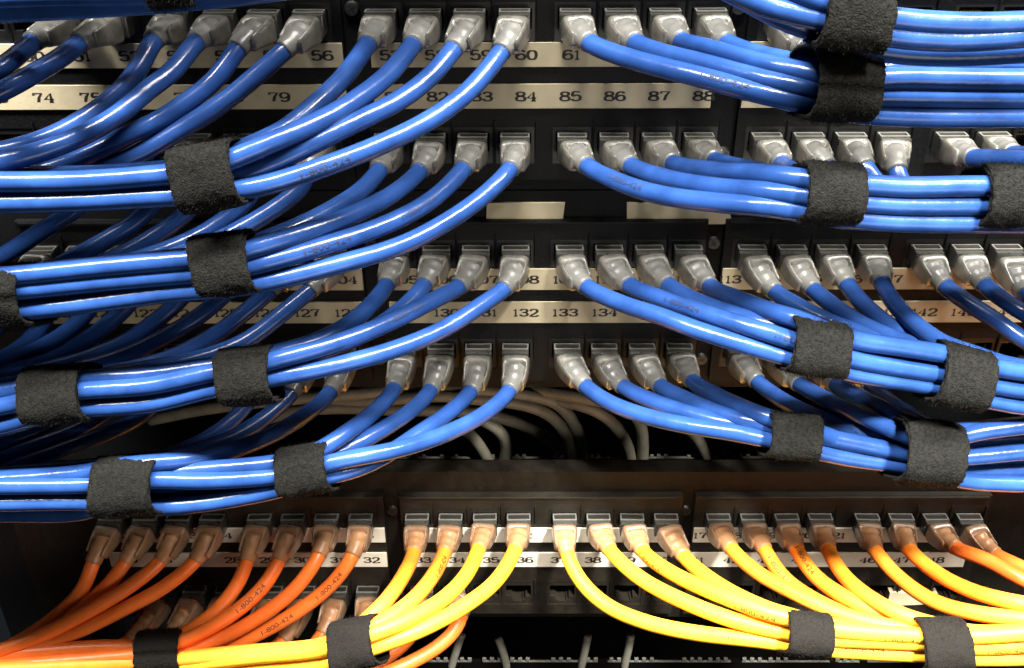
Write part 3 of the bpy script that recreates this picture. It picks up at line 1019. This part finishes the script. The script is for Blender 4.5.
strap(970, 380, 66, 52, 58, 13, 9.0, 'fuzzy black strap near the right edge, under label 142', flap=(-12, 20))
strap(797, 438, 62, 50, 42, 6, 8.5, 'small square dark grey strap on the lowest right blue bundle', flap=(-10, 18))
strap(938, 454, 64, 58, 60, 7, 9.5, 'large dark grey strap at lower right, above the last orange plugs', flap=(-14, 22))
strap(155, 652, 50, 44, 42, -3, 9.0, 'smooth black strap round the orange bundle at lower left', 'strap_b')
strap(349, 646, 75, 44, 46, -11, 8.5, 'smooth black strap round yellow cords left of the empty jacks', 'strap_b', flap=(-10, 18))
strap(812, 635, 76, 44, 38, 5, 8.0, 'dark brown strap round yellow cords at lower right, left of its twin', 'strap_b', flap=(-10, 18))
strap(949, 646, 72, 46, 50, 1, 9.0, 'dark brown strap round yellow cords by the lower right corner', 'strap_b', flap=(-10, 18))
strap(165, -12, 78, 42, 38, -6, 8.0, 'dark strap cut off by the top edge at left', 'strap')

# ------------------------------------------------------------------ what shows in the gaps under the middle and bottom panels
def terminal_rail(y, d, x0, groups, label, pw, ph):
    z = at(543, y, d).z
    t = thing('terminal_rail', at(543, y, d), label, 'terminal rail')
    bm = bmesh.new()
    for a, b in x0:
        box(bm, at(a, y, d).x, at(b, y, d).x, -d, -d + 1.2, z - 1.0, z - .55, .05)
    link_mesh('rail', bm, M['pin'], t, False)
    bm = bmesh.new()
    box(bm, -215, 215, -d + .5, -d + 3, z - 30, z - 1.1, .4)
    link_mesh('block', bm, M['dark'], t, False)
    for g in groups:
        bm = bmesh.new()
        for k in (-1, 0, 1):
            x = at(g + k * pw * 1.75, y, d).x
            w = pw * .48 * (at(g + 1, y, d).x - at(g, y, d).x)
            box(bm, x - w, x + w, -d - .2, -d + 1.2, z - .5, z + ph, w * .4)
        link_mesh('pin_group', bm, M['pin'], t, False)
    return t


terminal_rail(457, -38, [(398, 470), (475, 610), (620, 720), (726, 850)],
              [417, 449, 486, 517, 562, 592, 628, 659, 696, 716, 741, 772, 815, 846], 'dark terminal rail with pale pins in the gap below the middle panel', 4.0, 1.0)
terminal_rail(661, -38, [(395, 471), (483, 598), (608, 731), (742, 830), (838, 860), (868, 940)],
              [410, 438, 462, 492, 520, 561, 588, 619, 644, 692, 718, 752, 778, 845], 'dark terminal rail with pale pins at the bottom edge', 4.4, 2.0)
GR = 'grey cables behind the panels'
rear = [
    ([(330, 402, -30), (395, 399, -28), (440, 396, -28), (476, 399, -28), (520, 404, -28), (548, 414, -30), (566, 434, -34), (573, 462, -38), (574, 480, -40)], 'grey cable arching down in the gap, left of a close pair'),
    ([(470, 390, -30), (520, 394, -30), (556, 403, -32), (575, 425, -34), (582, 450, -38), (583, 480, -40)], 'grey cable arching down in the gap, the outer of a close pair'),
    ([(478, 418, -30), (494, 426, -30), (506, 440, -32), (506, 452, -34), (502, 470, -38)], 'small hooked grey cable in the gap under the centre plugs'),
    ([(455, 424, -30), (470, 434, -32), (481, 448, -34), (490, 464, -38)], 'short slanting grey cable left of the small hook'),
    ([(500, 398, -40), (560, 401, -32), (592, 409, -28), (612, 422, -30), (626, 442, -34), (632, 466, -40)], 'grey cable in the gap, sloping to the right end of the arches'),
    ([(500, 385, -40), (560, 394, -30), (600, 401, -26), (630, 410, -28), (641, 426, -32), (643, 448, -36), (642, 470, -40)], 'grey cable in the gap, dropping straight at its end'),
    ([(676, 418, -30), (692, 432, -32), (702, 446, -34), (710, 464, -38)], 'faint grey cable in the gap left of the small right strap'),
    ([(250, 425, -30), (290, 412, -28), (340, 408, -28), (400, 410, -28), (470, 412, -30), (520, 424, -36), (560, 450, -50), (570, 490, -60)], 'long grey cable lying level in the gap at left'),
    ([(150, 420, -30), (200, 410, -28), (260, 402, -28), (330, 396, -28), (400, 390, -32), (470, 382, -50), (540, 370, -60)], 'grey cable below the black strap, running level at left'),
]
for pts, lab in rear:
    loose('grey_cable', pts, lab, 'cable', GR, M['grey'], 2.8)
low = [
    ([(462, 634, -37), (458, 645, -37), (451, 668, -38)], 'pale cable end above the bottom rail, leftmost one'),
    ([(498, 638, -37), (502, 648, -37), (507, 668, -38)], 'pale cable end above the bottom rail, leaning right'),
    ([(588, 636, -37), (586, 645, -37), (581, 668, -38)], 'pale cable end below the empty jacks, alone at the middle'),
    ([(631, 636, -37), (629, 646, -37), (624, 668, -38)], 'pale cable end below the first long yellow cord'),
]
for pts, lab in low:
    loose('cable_end', pts, lab, 'cable', 'pale cable ends at the bottom', M['pale'], 2.2)
